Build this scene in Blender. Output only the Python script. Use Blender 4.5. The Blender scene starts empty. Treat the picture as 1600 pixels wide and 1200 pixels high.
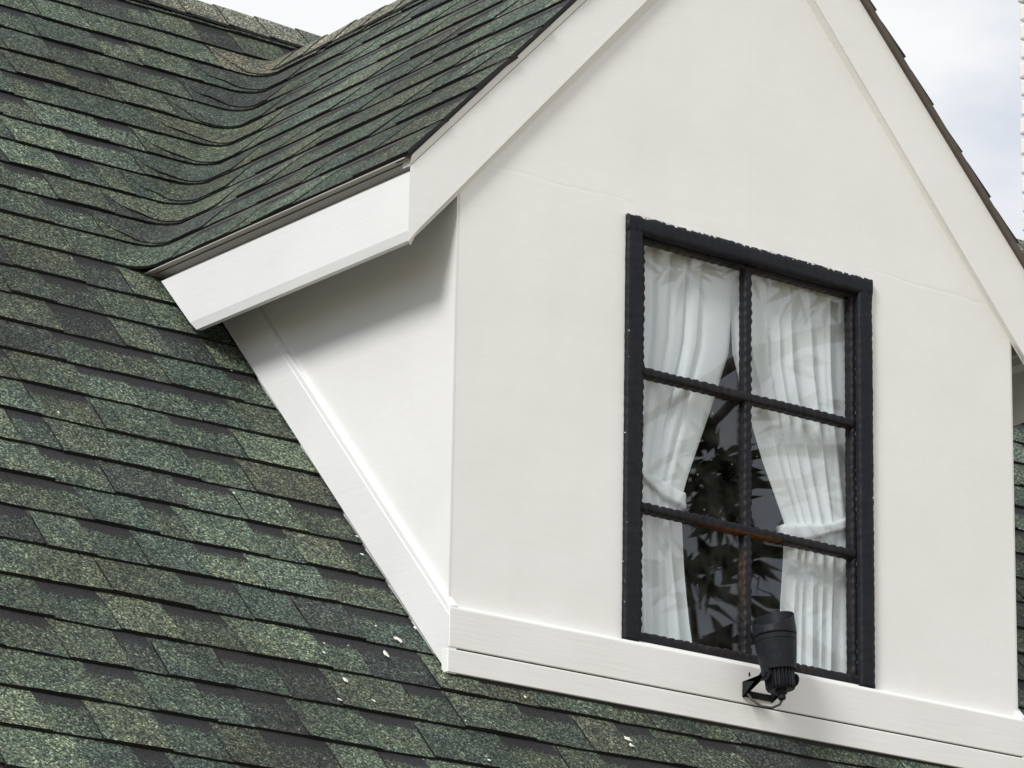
import bpy, bmesh, math, random
from mathutils import Vector, Matrix, noise
R = random.Random(7)
SC = bpy.context.scene
COL = SC.collection

# ------------------------------------------------------------------ camera, sky, sun, exposure
cd = bpy.data.cameras.new('camera'); cam = bpy.data.objects.new('camera', cd); COL.objects.link(cam)
cd.sensor_width = 36.0; cd.lens = 6463.87/1600*36; cd.clip_start = .1; cd.clip_end = 2000
RT = Vector((0.7932446847, -0.6086587372, 0.0172456326)); UP = Vector((-0.1905070546, -0.2211817779, 0.9564442918))
FW = Vector((0.5783337552, 0.7619797653, 0.291405053))
CAMLOC = Vector((-5.421931, -7.358587, -2.533878))
cam.matrix_world = Matrix(((RT.x, UP.x, -FW.x, CAMLOC.x), (RT.y, UP.y, -FW.y, CAMLOC.y), (RT.z, UP.z, -FW.z, CAMLOC.z), (0, 0, 0, 1)))
SC.camera = cam

SUN = Vector((-.75, -.33, .60)).normalized()          # direction towards the sun
W = bpy.data.worlds.new('World'); SC.world = W; W.use_nodes = True
nt = W.node_tree; nt.nodes.clear()
def wn(t, **k):
    n = nt.nodes.new(t)
    for a, b in k.items(): setattr(n, a, b)
    return n
sky = wn('ShaderNodeTexSky', sky_type='NISHITA', sun_disc=False)
sky.sun_elevation = math.asin(SUN.z); sky.sun_rotation = math.atan2(SUN.x, SUN.y) % (2*math.pi)
tc = wn('ShaderNodeTexCoord'); mp = wn('ShaderNodeMapping'); mp.inputs['Scale'].default_value = (1, 1, 1.9)
mp.inputs['Location'].default_value = (1.70249, 2.27813, 4.95154)
nz = wn('ShaderNodeTexNoise'); nz.inputs['Scale'].default_value = 3.4; nz.inputs['Detail'].default_value = 6; nz.inputs['Roughness'].default_value = .55
rp = wn('ShaderNodeValToRGB'); rp.color_ramp.elements[0].position = .33; rp.color_ramp.elements[1].position = .55
rp.color_ramp.elements[0].color = (.32, .32, .32, 1); rp.color_ramp.elements[1].color = (1, 1, 1, 1)
mx = wn('ShaderNodeMix', data_type='RGBA'); mx.inputs[7].default_value = (8.0, 8.08, 8.15, 1)
bg = wn('ShaderNodeBackground'); bg.inputs['Strength'].default_value = .062
wo = wn('ShaderNodeOutputWorld')
L = nt.links.new
L(tc.outputs['Generated'], mp.inputs['Vector']); L(mp.outputs['Vector'], nz.inputs['Vector']); L(nz.outputs['Fac'], rp.inputs['Fac'])
sd = wn('ShaderNodeMix', data_type='RGBA', blend_type='MULTIPLY'); sd.inputs[0].default_value = 1; sd.inputs[7].default_value = (.54, .70, .92, 1)
L(sky.outputs['Color'], sd.inputs[6]); L(rp.outputs['Color'], mx.inputs[0]); L(sd.outputs[2], mx.inputs[6]); L(mx.outputs[2], bg.inputs['Color']); L(bg.outputs[0], wo.inputs['Surface'])

sl = bpy.data.lights.new('sun', 'SUN'); sl.energy = 1.5; sl.angle = math.radians(17); sl.color = (1.0, .98, .955)
so = bpy.data.objects.new('sun', sl); COL.objects.link(so); so.rotation_euler = SUN.to_track_quat('Z', 'Y').to_euler()
so.location = SUN*30
vs = SC.view_settings; vs.view_transform = 'Standard'; vs.look = 'None'; vs.gamma = 1; vs.exposure = .94; vs.use_curve_mapping = False
SC.cycles.transparent_max_bounces = 16

# ------------------------------------------------------------------ helpers
def mat(name, col=(.5, .5, .5), rough=.6, spec=.4):
    m = bpy.data.materials.new(name); m.use_nodes = True
    b = m.node_tree.nodes['Principled BSDF']
    b.inputs['Base Color'].default_value = (*col, 1); b.inputs['Roughness'].default_value = rough
    b.inputs['Specular IOR Level'].default_value = spec
    return m, m.node_tree, b
def N(t, ty, **k):
    n = t.nodes.new(ty)
    for a, b in k.items():
        if a.startswith('i_'): n.inputs[a[2:].replace('_', ' ')].default_value = b
        else: setattr(n, a, b)
    return n
def ramp(t, stops):
    r = t.nodes.new('ShaderNodeValToRGB'); cr = r.color_ramp
    while len(cr.elements) > 1: cr.elements.remove(cr.elements[-1])
    cr.elements[0].position = stops[0][0]; cr.elements[0].color = (*stops[0][1], 1)
    for p, c in stops[1:]:
        e = cr.elements.new(p); e.color = (*c, 1)
    return r
def mixc(t, fac, a, b, bt='MIX'):
    m = t.nodes.new('ShaderNodeMix'); m.data_type = 'RGBA'; m.blend_type = bt
    for s, v in ((0, fac), (6, a), (7, b)):
        if isinstance(v, bpy.types.NodeSocket): t.links.new(v, m.inputs[s])
        elif s == 0: m.inputs[0].default_value = v
        else: m.inputs[s].default_value = (*v, 1)
    return m.outputs[2]
def math_(t, op, a, b=0.0, c=None, clamp=False):
    m = t.nodes.new('ShaderNodeMath'); m.operation = op; m.use_clamp = clamp
    for i, v in enumerate((a, b) if c is None else (a, b, c)):
        if isinstance(v, bpy.types.NodeSocket): t.links.new(v, m.inputs[i])
        else: m.inputs[i].default_value = v
    return m.outputs[0]
def bump(t, b, h, strength, dist):
    n = t.nodes.new('ShaderNodeBump'); n.inputs['Strength'].default_value = strength; n.inputs['Distance'].default_value = dist
    t.links.new(h, n.inputs['Height']); t.links.new(n.outputs[0], b.inputs['Normal']); return n

def obj(name, bm, m, parent=None, smooth=False, kind=None, label=None):
    """links a bmesh as one mesh object; its vertices are world coordinates"""
    me = bpy.data.meshes.new(name); bm.to_mesh(me); bm.free()
    return link(name, me, m, parent, smooth, kind, label)
def link(name, me, m, parent=None, smooth=False, kind=None, label=None):
    for q in (m if isinstance(m, (list, tuple)) else [m]): me.materials.append(q)
    if smooth:
        for p in me.polygons: p.use_smooth = True
    o = bpy.data.objects.new(name, me); COL.objects.link(o)
    if parent is not None:
        o.parent = parent
        o.matrix_parent_inverse = WORLD[parent.name].inverted(); 
    WORLD[o.name] = Matrix.Identity(4)
    if kind: o['kind'] = kind
    if label: o['label'] = label
    return o
WORLD = {}
def thing(name, label, cat, loc, group=None):
    o = bpy.data.objects.new(name, None); COL.objects.link(o); o.location = loc; o.empty_display_size = .1
    o['label'] = label; o['category'] = cat
    if group: o['group'] = group
    WORLD[o.name] = Matrix.Translation(loc); return o
def prism(bm, pts, off):
    """closed prism: polygon pts (Vectors) extruded by vector off"""
    a = [bm.verts.new(p) for p in pts]; b = [bm.verts.new(Vector(p)+Vector(off)) for p in pts]
    n = len(pts); bm.faces.new(a); bm.faces.new(b[::-1])
    for i in range(n): bm.faces.new((a[i], b[i], b[(i+1) % n], a[(i+1) % n]))
    bmesh.ops.recalc_face_normals(bm, faces=bm.faces[:])
    return a, b
def box(bm, x0, x1, y0, y1, z0, z1):
    prism(bm, [(x0, y0, z0), (x1, y0, z0), (x1, y0, z1), (x0, y0, z1)], (0, y1-y0, 0))
def bev(bm, w, seg=2):
    bmesh.ops.bevel(bm, geom=bm.edges[:]+bm.verts[:], offset=w, segments=seg, affect='EDGES', profile=.5)
def tube(bm, pts, r, n=8, closed=False):
    rings = []
    for i, p in enumerate(pts):
        p = Vector(p); a = Vector(pts[max(0, i-1)]); c = Vector(pts[min(len(pts)-1, i+1)])
        d = (c-a).normalized(); s = d.orthogonal().normalized() if i == 0 else (prev - d*prev.dot(d)).normalized()
        prev = s; q = d.cross(s); rr = r[i] if isinstance(r, (list, tuple)) else r
        rings.append([bm.verts.new(p+s*rr*math.cos(2*math.pi*k/n)+q*rr*math.sin(2*math.pi*k/n)) for k in range(n)])
    for a, b in zip(rings, rings[1:]):
        for k in range(n): bm.faces.new((a[k], a[(k+1) % n], b[(k+1) % n], b[k]))
    bm.faces.new(rings[0][::-1]); bm.faces.new(rings[-1])
    bmesh.ops.recalc_face_normals(bm, faces=bm.faces[:])

# ------------------------------------------------------------------ geometry constants (metres)
ZR, T = -.42363, 1.08672                # main roof: z = ZR + T*y
D0, S, XA = .9625, 1.065, .8995         # dormer roof: z = D0 + S*x up to the ridge at XA
YC0, DY = -.059035, .0963428            # shingle courses on the main roof
DZ = T*DY
YFRONT = -.029                          # shingle ends at the gable
X1 = 1.78                               # dormer width
XL, XR = -2.5, 5.3                      # modelled stretch of roof
GROUND = -4.15
YRIDGE = 2.352; ZRIDGE = ZR+T*YRIDGE
nM = Vector((0, -T, 1)).normalized(); nD = Vector((-S, 0, 1)).normalized()

# ------------------------------------------------------------------ materials
def m_shingle():
    m, t, b = mat('shingle_granules', rough=.8, spec=.35)
    tcn = N(t, 'ShaderNodeTexCoord'); P = tcn.outputs['Object']
    at = N(t, 'ShaderNodeAttribute', attribute_name='tint')
    uv = N(t, 'ShaderNodeUVMap', uv_map='UVMap'); sx = N(t, 'ShaderNodeSeparateXYZ'); t.links.new(uv.outputs[0], sx.inputs[0])
    # granules
    v1 = N(t, 'ShaderNodeTexVoronoi', i_Scale=225.0); t.links.new(P, v1.inputs['Vector'])
    hs = N(t, 'ShaderNodeSeparateColor'); t.links.new(v1.outputs['Color'], hs.inputs[0])
    gr = ramp(t, [(0, (.16, .18, .19)), (.3, (.42, .46, .46)), (.55, (.92, 1.0, .93)), (.78, (1.5, 1.5, 1.3)), (.92, (1.85, 2.0, 1.8)), (1, (4.0, 4.0, 3.6))])
    t.links.new(hs.outputs[0], gr.inputs[0])
    v2 = N(t, 'ShaderNodeTexNoise', i_Scale=120.0, i_Detail=3.0); t.links.new(P, v2.inputs['Vector'])
    g2 = ramp(t, [(.3, (.62, .62, .64)), (.5, (1, 1, 1)), (.72, (1.42, 1.45, 1.35))]); t.links.new(v2.outputs['Fac'], g2.inputs[0])
    c = mixc(t, 1.0, at.outputs['Color'], gr.outputs[0], 'MULTIPLY'); c = mixc(t, 1.0, c, g2.outputs[0], 'MULTIPLY')
    # blotchy colour drift inside a piece
    v3 = N(t, 'ShaderNodeTexNoise', i_Scale=17.0, i_Detail=3.0); t.links.new(P, v3.inputs['Vector'])
    g3 = ramp(t, [(.3, (.72, .8, .85)), (.5, (1, 1, 1)), (.72, (1.24, 1.2, 1.08))]); t.links.new(v3.outputs['Fac'], g3.inputs[0])
    c = mixc(t, 1.0, c, g3.outputs[0], 'MULTIPLY')
    # printed dark strip at the head of the lower layer pieces (alpha of tint)
    n4 = N(t, 'ShaderNodeTexNoise', i_Scale=170.0, i_Detail=2.0); t.links.new(P, n4.inputs['Vector'])
    n5 = N(t, 'ShaderNodeTexNoise', i_Scale=22.0, i_Detail=1.0); t.links.new(P, n5.inputs['Vector'])
    e = math_(t, 'ADD', sx.outputs[1], math_(t, 'ADD', math_(t, 'MULTIPLY', math_(t, 'SUBTRACT', n4.outputs['Fac'], .5), .42), math_(t, 'MULTIPLY', math_(t, 'SUBTRACT', n5.outputs['Fac'], .5), .16)))
    f = math_(t, 'MULTIPLY', math_(t, 'SMOOTH_MIN', math_(t, 'MULTIPLY', math_(t, 'SUBTRACT', e, .65), 14.0, clamp=True), 1.0, .05), at.outputs['Alpha'], clamp=True)
    dk = mixc(t, 1.0, (.020, .0203, .0225), g2.outputs[0], 'MULTIPLY')
    c = mixc(t, f, c, dk)
    # soot towards the foot of the dormer and general weathering streaks
    ns = N(t, 'ShaderNodeTexNoise', i_Scale=2.1, i_Detail=4.0); t.links.new(P, ns.inputs['Vector'])
    gs = ramp(t, [(.38, (.74, .70, .66)), (.58, (1.05, 1.05, 1.04))]); t.links.new(ns.outputs['Fac'], gs.inputs[0])
    c = mixc(t, 1.0, c, gs.outputs[0], 'MULTIPLY')
    t.links.new(c, b.inputs['Base Color'])
    h = math_(t, 'ADD', math_(t, 'MULTIPLY', v1.outputs['Distance'], -1.0), v2.outputs['Fac'])
    b.inputs['Diffuse Roughness'].default_value = .3
    bump(t, b, h, .9, .0025)
    return m
def m_paint(name, col, grain=0, seams=False, rough=.42):
    m, t, b = mat(name, col, rough, .35)
    P = N(t, 'ShaderNodeTexCoord').outputs['Object']
    n1 = N(t, 'ShaderNodeTexNoise', i_Scale=3.2, i_Detail=5.0); t.links.new(P, n1.inputs['Vector'])
    r1 = ramp(t, [(.32, (.955, .955, .95)), (.62, (1.0, 1.0, 1.0))]); t.links.new(n1.outputs['Fac'], r1.inputs[0])
    c = mixc(t, 1.0, col, r1.outputs[0], 'MULTIPLY')
    mp_ = N(t, 'ShaderNodeMapping'); mp_.inputs['Scale'].default_value = (6, 6, 70) if grain else (26, 26, 34)
    t.links.new(P, mp_.inputs['Vector'])
    n2 = N(t, 'ShaderNodeTexNoise', i_Scale=1.0 if not grain else 1.6, i_Detail=6.0, i_Roughness=.6); t.links.new(mp_.outputs[0], n2.inputs['Vector'])
    h = math_(t, 'MULTIPLY', n2.outputs['Fac'], 1.0)
    n3 = N(t, 'ShaderNodeTexNoise', i_Scale=5.0, i_Detail=2.0); t.links.new(P, n3.inputs['Vector'])
    h = math_(t, 'ADD', h, math_(t, 'MULTIPLY', n3.outputs['Fac'], 2.2))
    # faint sideways brush marks and run-down dirt
    for sc, amt in (((2.2, 2.2, 75), .05), ((30, 30, 1.3), .03)):
        mq = N(t, 'ShaderNodeMapping'); mq.inputs['Scale'].default_value = sc; t.links.new(P, mq.inputs['Vector'])
        nq = N(t, 'ShaderNodeTexNoise', i_Scale=1.0, i_Detail=5.0, i_Roughness=.6); t.links.new(mq.outputs[0], nq.inputs['Vector'])
        fq = math_(t, 'MULTIPLY', math_(t, 'SUBTRACT', nq.outputs['Fac'], .48, clamp=True), amt*3.6, clamp=True)
        c = mixc(t, fq, c, (.60, .57, .50))
        if amt == .05: h = math_(t, 'ADD', h, math_(t, 'MULTIPLY', nq.outputs['Fac'], .35))
    # small pits and specks
    v = N(t, 'ShaderNodeTexVoronoi', i_Scale=9.0); t.links.new(P, v.inputs['Vector'])
    sp = math_(t, 'MULTIPLY', math_(t, 'LESS_THAN', v.outputs['Distance'], .022), .22)
    c = mixc(t, sp, c, (.36, .33, .27))
    if seams:
        s = N(t, 'ShaderNodeSeparateXYZ'); t.links.new(P, s.inputs[0]); X, Z = s.outputs[0], s.outputs[2]
        wob = N(t, 'ShaderNodeTexNoise', i_Scale=4.0, i_Detail=4.0); t.links.new(P, wob.inputs['Vector'])
        dw = math_(t, 'MULTIPLY', math_(t, 'SUBTRACT', wob.outputs['Fac'], .5), .05)
        def line(coord, at_, width, wobble):
            d = math_(t, 'ABSOLUTE', math_(t, 'SUBTRACT', math_(t, 'ADD', coord, math_(t, 'MULTIPLY', dw, wobble)), at_))
            return math_(t, 'SUBTRACT', 1.0, math_(t, 'DIVIDE', d, width), clamp=True)
        lv = math_(t, 'MULTIPLY', line(X, .8976, .005, .08), math_(t, 'GREATER_THAN', Z, .79))
        lh = math_(t, 'MULTIPLY', line(Z, .806, .006, 1.0), math_(t, 'GREATER_THAN', math_(t, 'ABSOLUTE', math_(t, 'SUBTRACT', X, .9)), .37))
        seam = math_(t, 'MULTIPLY', math_(t, 'MAXIMUM', math_(t, 'MULTIPLY', lv, .15), math_(t, 'MULTIPLY', lh, .24)), wob.outputs['Fac'])
        h = math_(t, 'SUBTRACT', h, math_(t, 'MULTIPLY', seam, 3.2))
        c = mixc(t, math_(t, 'MULTIPLY', seam, .22), c, (.5, .48, .43))
    t.links.new(c, b.inputs['Base Color'])
    bump(t, b, h, .32 if not grain else .5, .0022 if not grain else .0012)
    return m
M_SH = m_shingle()
M_WALL = m_paint('wall_paint', (.845, .845, .815), seams=True, rough=.5)
M_CHEEK = m_paint('cheek_paint', (.805, .80, .785))
M_TRIM = m_paint('trim_paint', (.79, .792, .785), grain=1, rough=.38)
M_BAND = m_paint('sill_board_paint', (.842, .842, .812), grain=1)
def m_black(name, wear=True):
    m, t, b = mat(name, (.012, .013, .017), .5, .16)
    P = N(t, 'ShaderNodeTexCoord').outputs['Object']
    n1 = N(t, 'ShaderNodeTexNoise', i_Scale=30.0, i_Detail=4.0); t.links.new(P, n1.inputs['Vector'])
    c = mixc(t, n1.outputs['Fac'], (.008, .009, .012), (.020, .021, .026))
    if wear:
        at = N(t, 'ShaderNodeAttribute', attribute_name='wear'); s = N(t, 'ShaderNodeSeparateColor'); t.links.new(at.outputs['Color'], s.inputs[0])
        n2 = N(t, 'ShaderNodeTexNoise', i_Scale=95.0, i_Detail=4.0, i_Roughness=.65); t.links.new(P, n2.inputs['Vector'])
        n3 = N(t, 'ShaderNodeTexNoise', i_Scale=8.0, i_Detail=3.0); t.links.new(P, n3.inputs['Vector'])
        w = math_(t, 'GREATER_THAN', math_(t, 'ADD', n2.outputs['Fac'], math_(t, 'ADD', s.outputs[0], math_(t, 'MULTIPLY', n3.outputs['Fac'], .3))), 1.0)
        # bare brown wood and rust along the glazing edges (green channel)
        rb = ramp(t, [(.3, (.018, .014, .012)), (.5, (.075, .045, .026)), (.68, (.20, .135, .085))]); t.links.new(n2.outputs['Fac'], rb.inputs[0])
        fb = math_(t, 'MULTIPLY', s.outputs[1], math_(t, 'MULTIPLY', math_(t, 'SUBTRACT', n3.outputs['Fac'], .36), 4.0, clamp=True), clamp=True)
        c = mixc(t, fb, c, rb.outputs[0]); c = mixc(t, s.outputs[2], c, (.34, .115, .02))
        c = mixc(t, w, c, (.62, .61, .57))
    t.links.new(c, b.inputs['Base Color'])
    n4 = N(t, 'ShaderNodeTexNoise', i_Scale=55.0, i_Detail=3.0); t.links.new(P, n4.inputs['Vector'])
    bump(t, b, n4.outputs['Fac'], .5, .003)
    return m
M_FRAME = m_black('black_window_paint')
M_SPOT = m_black('black_lamp_coat', False)
M_DARK, _, _ = mat('bitumen', (.012, .012, .012), .7)
M_RAKE, t, b = mat('rake_edge_felt', (.10, .082, .065), .7)
P = N(t, 'ShaderNodeTexCoord').outputs['Object']; n = N(t, 'ShaderNodeTexNoise', i_Scale=24.0, i_Detail=5.0); t.links.new(P, n.inputs[0])
t.links.new(mixc(t, n.outputs['Fac'], (.055, .045, .036), (.13, .108, .085)), b.inputs['Base Color']); bump(t, b, n.outputs['Fac'], .4, .004)
M_DECK, _, _ = mat('roof_deck_boards', (.09, .085, .08), .8)
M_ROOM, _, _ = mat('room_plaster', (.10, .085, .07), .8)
M_FLECK, _, _ = mat('dropping', (.72, .70, .62), .8)

# ------------------------------------------------------------------ ground and house body
bm = bmesh.new(); bmesh.ops.create_grid(bm, x_segments=2, y_segments=2, size=700)
for v in bm.verts: v.co.z = GROUND
M_G, t, b = mat('paving_and_grass', (.17, .17, .15), .9)
P = N(t, 'ShaderNodeTexCoord').outputs['Object']; n = N(t, 'ShaderNodeTexNoise', i_Scale=.35, i_Detail=8.0); t.links.new(P, n.inputs[0])
t.links.new(mixc(t, n.outputs['Fac'], (.15, .13, .07), (.34, .27, .19)), b.inputs['Base Color'])
obj('ground', bm, M_G, kind='structure')

HOUSE = thing('house', 'white gabled dormer and steep green shingle roof of a house', 'house', (.9, 2.2, GROUND))
YE = YC0-4*DY; ZE = ZR+T*YE             # eave of the main roof
bm = bmesh.new(); box(bm, XL+.15, XR-.15, YE+.2, 2*YRIDGE-YE-.2, GROUND-.05, ZE-.06); obj('house_wall', bm, M_WALL, HOUSE)
def slabpts(x, ya, yb, off, th):
    return [(x, ya, ZR+T*ya-off), (x, yb, ZR+T*yb-off), (x, yb, ZR+T*yb-off-th), (x, ya, ZR+T*ya-off-th)]
bm = bmesh.new(); OFF = .014
prism(bm, slabpts(XL, YE+.012, YRIDGE, OFF, .06), (-.03-XL, 0, 0))
prism(bm, slabpts(X1+.03, YE+.012, YRIDGE, OFF, .06), (XR-X1-.03, 0, 0))
prism(bm, slabpts(-.03, YE+.012, -.035, OFF, .06), (X1+.06, 0, 0))
prism(bm, [(XL, 2*YRIDGE-y, z) for _, y, z in slabpts(0, YE, YRIDGE+.001, OFF, .06)], (XR-XL, 0, 0))
MAIN = obj('main_roof', bm, M_DECK, HOUSE)
bm = bmesh.new(); box(bm, XL, XR, YE-.004, YE+.02, ZE-.16, ZE-.022); bev(bm, .002); obj('eave_board', bm, mat('grey_gutter', (.28, .28, .27), .5)[0], HOUSE)
for x in (XL+.16, XR-.17):
    bm = bmesh.new(); prism(bm, [(x, YE+.2, ZE-.06), (x, 2*YRIDGE-YE-.2, ZE-.06), (x, YRIDGE, ZRIDGE-.1)], (.01, 0, 0)); obj('house_wall', bm, M_WALL, HOUSE)
# dormer roof deck (both slopes, open underneath)
bm = bmesh.new()
def dz(x): return D0+S*x if x <= XA else D0+S*(2*XA-x)
def yback(x): return (dz(x)-ZR)/T
for sgn in (0, 1):
    f = (lambda x: x) if sgn == 0 else (lambda x: 2*XA-x)
    xa_, xb_ = -.158, XA
    top = [(f(xa_), -.018, dz(xa_)-.012), (f(xb_), -.018, dz(xb_)-.012), (f(xb_), yback(xb_)-.05, dz(xb_)-.012), (f(xa_), yback(xa_)-.05, dz(xa_)-.012)]
    prism(bm, top, (0, 0, -.03))
DROOF = obj('dormer_roof', bm, M_DECK, HOUSE)

# ------------------------------------------------------------------ shingles, laid course by course along level lines that sweep through the valley
LIGHT = [(.094, .113, .086), (.087, .109, .087), (.097, .113, .085), (.085, .106, .088)]
MID = [(.064, .080, .064), (.059, .076, .064), (.067, .079, .062), (.058, .077, .066), (.072, .087, .068)]
DARK = [(.042, .050, .047), (.047, .055, .050), (.038, .044, .043)]
BROWN = [(.084, .090, .072), (.078, .084, .067)]
def tint_for(tooth, r, dark_bias=0.0):
    q = r.random()+dark_bias*.25
    if tooth: base = r.choice(LIGHT) if q < .40 else r.choice(MID) if q < .89 else r.choice(DARK)
    else: base = r.choice(MID) if q < .72 else r.choice(DARK) if q < .86 else r.choice(LIGHT)
    if r.random() < .03: base = r.choice(BROWN)
    k = r.uniform(.9, 1.1)
    return tuple(c*k for c in base)
RHO = .068
def lev(k):                              # y on the main roof and x on the dormer roof of level k
    y = YC0+k*DY; z = ZR+T*y
    return y, (z-D0)/S, z
def path(k, a, b, n=None):
    """points (plan + normal) along level k. a, b: ('m', x) on the main leg or ('d', y) on the dormer leg"""
    yv, xv, z = lev(k); out = []
    def mp_(x): return Vector((x, yv, z)), nM
    def dp_(y): return Vector((xv, y, z)), nD
    if a[0] == 'm' and b[0] == 'm':
        n = n or max(1, min(5, int((b[1]-a[1])/.05)))
        for i in range(n+1): out.append(mp_(a[1]+(b[1]-a[1])*i/n))
    elif a[0] == 'd':
        n = n or max(1, min(5, int((a[1]-b[1])/.05)))
        for i in range(n+1): out.append(dp_(a[1]+(b[1]-a[1])*i/n))
    else:
        xs = xv-RHO; ys = yv-RHO
        for i in range(4): out.append(mp_(min(a[1], xs-.001)+(xs-min(a[1], xs-.001))*i/3))
        for i in range(1, 8):
            th = math.pi/2*(1-i/8)
            out.append((Vector((xs+RHO*math.cos(th), ys+RHO*math.sin(th), z)), nM.lerp(nD, i/8).normalized()))
        ye = max(b[1], -9)
        for i in range(4): out.append(dp_(ys+(min(ye, ys-.001)-ys)*i/3))
    return out
def jig(p, s, f): return noise.noise(p*f)*s
PIECES = []                              # (centre, size, verts, faces, uvs, tint, where)
def piece(k, a, b, th, tint, gap, r, mirror=False, where='m', lift=0.0, fmax=1.12, skew=(0, 0), rise=0.0):
    rows = [0.0, .38, .72, fmax]; bl = r.uniform(-.022, .022); tilt = r.uniform(-.02, .02)
    verts = []; uvs = []; npts = None; ns = max(1, min(5, int(abs(b[1]-a[1])/.05)))
    for f in rows:
        aa = (a[0], a[1]+skew[0]*f); bb = (b[0], b[1]+skew[1]*f)
        P0 = path(k+f, aa, bb, ns); npts = len(P0)
        for i, (p, n) in enumerate(P0):
            q = i/max(1, npts-1)
            if f == 0.0:                  # uneven butt line, slightly lifted in places
                dn = bl+tilt*(q-.5)+jig(p, .018, 26)+rise*(1-q)**2
                p = p+(path(k+.1, aa, bb, ns)[i][0]-p)*10*dn
            h = th*(1-f)+.0012*f+jig(p, .0016, 3.1)*(1 if f < 1 else .3)-(.004 if f > 1 else 0)+lift*(1-min(1, f))
            if f == 0.0: h += max(0, jig(p+Vector((3, 1, 7)), .0030, 9))
            verts.append(p+n*(h-.0075)); uvs.append((q, f))
    faces = []
    nr = len(rows)
    for j in range(nr-1):
        for i in range(npts-1):
            v0 = j*npts+i; faces.append((v0, v0+1, v0+npts+1, v0+npts))
    ntop = len(faces); base = len(verts)  # skirt: butt edge and the two ends
    P0 = path(k-.01, a, b, ns)
    for i in range(npts): verts.append(verts[i]-P0[i][1]*(th+.0025)); uvs.append((i/max(1, npts-1), 0))
    for i in range(npts-1): faces.append((base+i, base+i+1, i+1, i))
    for side in (0, npts-1):
        col = [verts[j*npts+side] for j in range(nr)]; b0 = len(verts)
        nn = P0[side][1]
        for j, c in enumerate(col): verts.append(c-nn*(th+.004)); uvs.append((side/max(1, npts-1), rows[j]))
        for j in range(nr-1):
            q = (j*npts+side, (j+1)*npts+side, b0+j+1, b0+j); faces.append(q if side == 0 else q[::-1])
    if mirror:
        verts = [Vector((2*XA-v.x, v.y, v.z)) for v in verts]; faces = [f[::-1] for f in faces]
    cx = sum((v for v in verts[:nr*npts]), Vector())/(nr*npts)
    PIECES.append((cx, verts, faces, uvs, (*tint, 1.0 if gap else 0.0), where, ntop))

def course(k, kind, mirror=False):
    r = random.Random(k*31+(500 if mirror else 0)+(9000 if kind == 'full' else 0))
    y, xv, z = lev(k)
    tooth = r.random() < .5
    def nextw():
        return r.uniform(.115, .235) if tooth else r.uniform(.085, .185)
    def put(a, b, where, lift=0.0, th=None):
        th_ = (.0070 if tooth else .0042)+r.uniform(-.0008, .0010) if th is None else th
        sk = (0, 0) if a[0] != b[0] else (r.uniform(-.012, .006), r.uniform(-.008, .014)) if tooth and a[0] == 'm' else (0, 0)
        piece(k, a, b, th_, tint_for(tooth, r), not tooth, r, mirror, where, lift, skew=sk)
    G = .0016
    if kind == 'full' or kind == 'leg':
        x = XL-r.uniform(0, .2); xe = {'full': XR, 'leg': -.016}[kind]
        if mirror: x = (2*XA-XR)-r.uniform(0, .2); xe = 2*XA-X1-.016
        while x < xe-.01:
            w = nextw(); x2 = x+w
            if x2 > xe-.05: x2 = xe
            put(('m', x), ('m', x2-G), 'm'); x = x2; tooth = not tooth if r.random() < .86 else tooth
        return
    # sweeping course: main leg, valley, dormer leg
    xs = xv-RHO; xe = xs-r.uniform(.06, .13)
    x = (XL if not mirror else 2*XA-XR)-r.uniform(0, .2)
    while x < xe-.06:
        w = nextw(); x2 = x+w
        if x2 > xe-.06: x2 = xe
        put(('m', x), ('m', x2-G), 'm'); x = x2; tooth = not tooth if r.random() < .86 else tooth
    fm = min(1.12, (XA-.004-xv)/.0985)
    ys = y-RHO; ye = max(ys-r.uniform(.02, .12), YFRONT+.02)
    last = k >= 22
    # lower layer through the valley, then the woven end of the dormer strip lying over it with a slanted cut
    tooth = False
    piece(k, ('m', xe+.003), ('d', ye), .0045, tint_for(False, r) if not last else (.14, .132, .108), False, r, mirror, 'd', fmax=fm)
    if k > 12: piece(k, ('m', xe+r.uniform(.055, .085)), ('d', ye-r.uniform(-.01, .12)), .0042, r.choice(MID+MID+LIGHT+DARK) if not last else (.150, .14, .115), False, r, mirror, 'd', lift=.0038, skew=(-r.uniform(.075, .11), 0), rise=r.uniform(.02, .34), fmax=fm)
    yy = ye; sk0 = 0.0
    lim = YFRONT-(.002+r.uniform(0, .005))
    while yy > lim+.002:
        w = nextw()*r.uniform(.8, 1.2)*(3.0 if mirror and yy < ye-.5 else 1.0); y2 = yy-w
        if y2 < lim+.13: y2 = lim
        sk1 = 0.0 if y2 == lim else -r.uniform(.05, .115)
        th_ = ((.0062 if tooth else .0030) if not mirror else .0095)*(.6 if k == 12 else 1)+r.uniform(-.0006, .0012)
        piece(k, ('d', yy), ('d', y2+(.0026 if y2 > lim else 0)), th_, tint_for(tooth, r), not tooth, r, mirror, 'd', skew=(sk0, sk1), fmax=fm)
        yy = y2; sk0 = sk1; tooth = not tooth if r.random() < .86 else tooth
KMAX_D = 22
for k in range(-4, 26):
    y, xv, z = lev(k)
    if y < -.055: course(k, 'full')
    elif k < 12: course(k, 'leg'); course(k, 'leg', True)
    elif xv+.09 < XA: course(k, 'sweep'); course(k, 'sweep', True)
    elif y < YRIDGE-.02: course(k, 'full')
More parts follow.
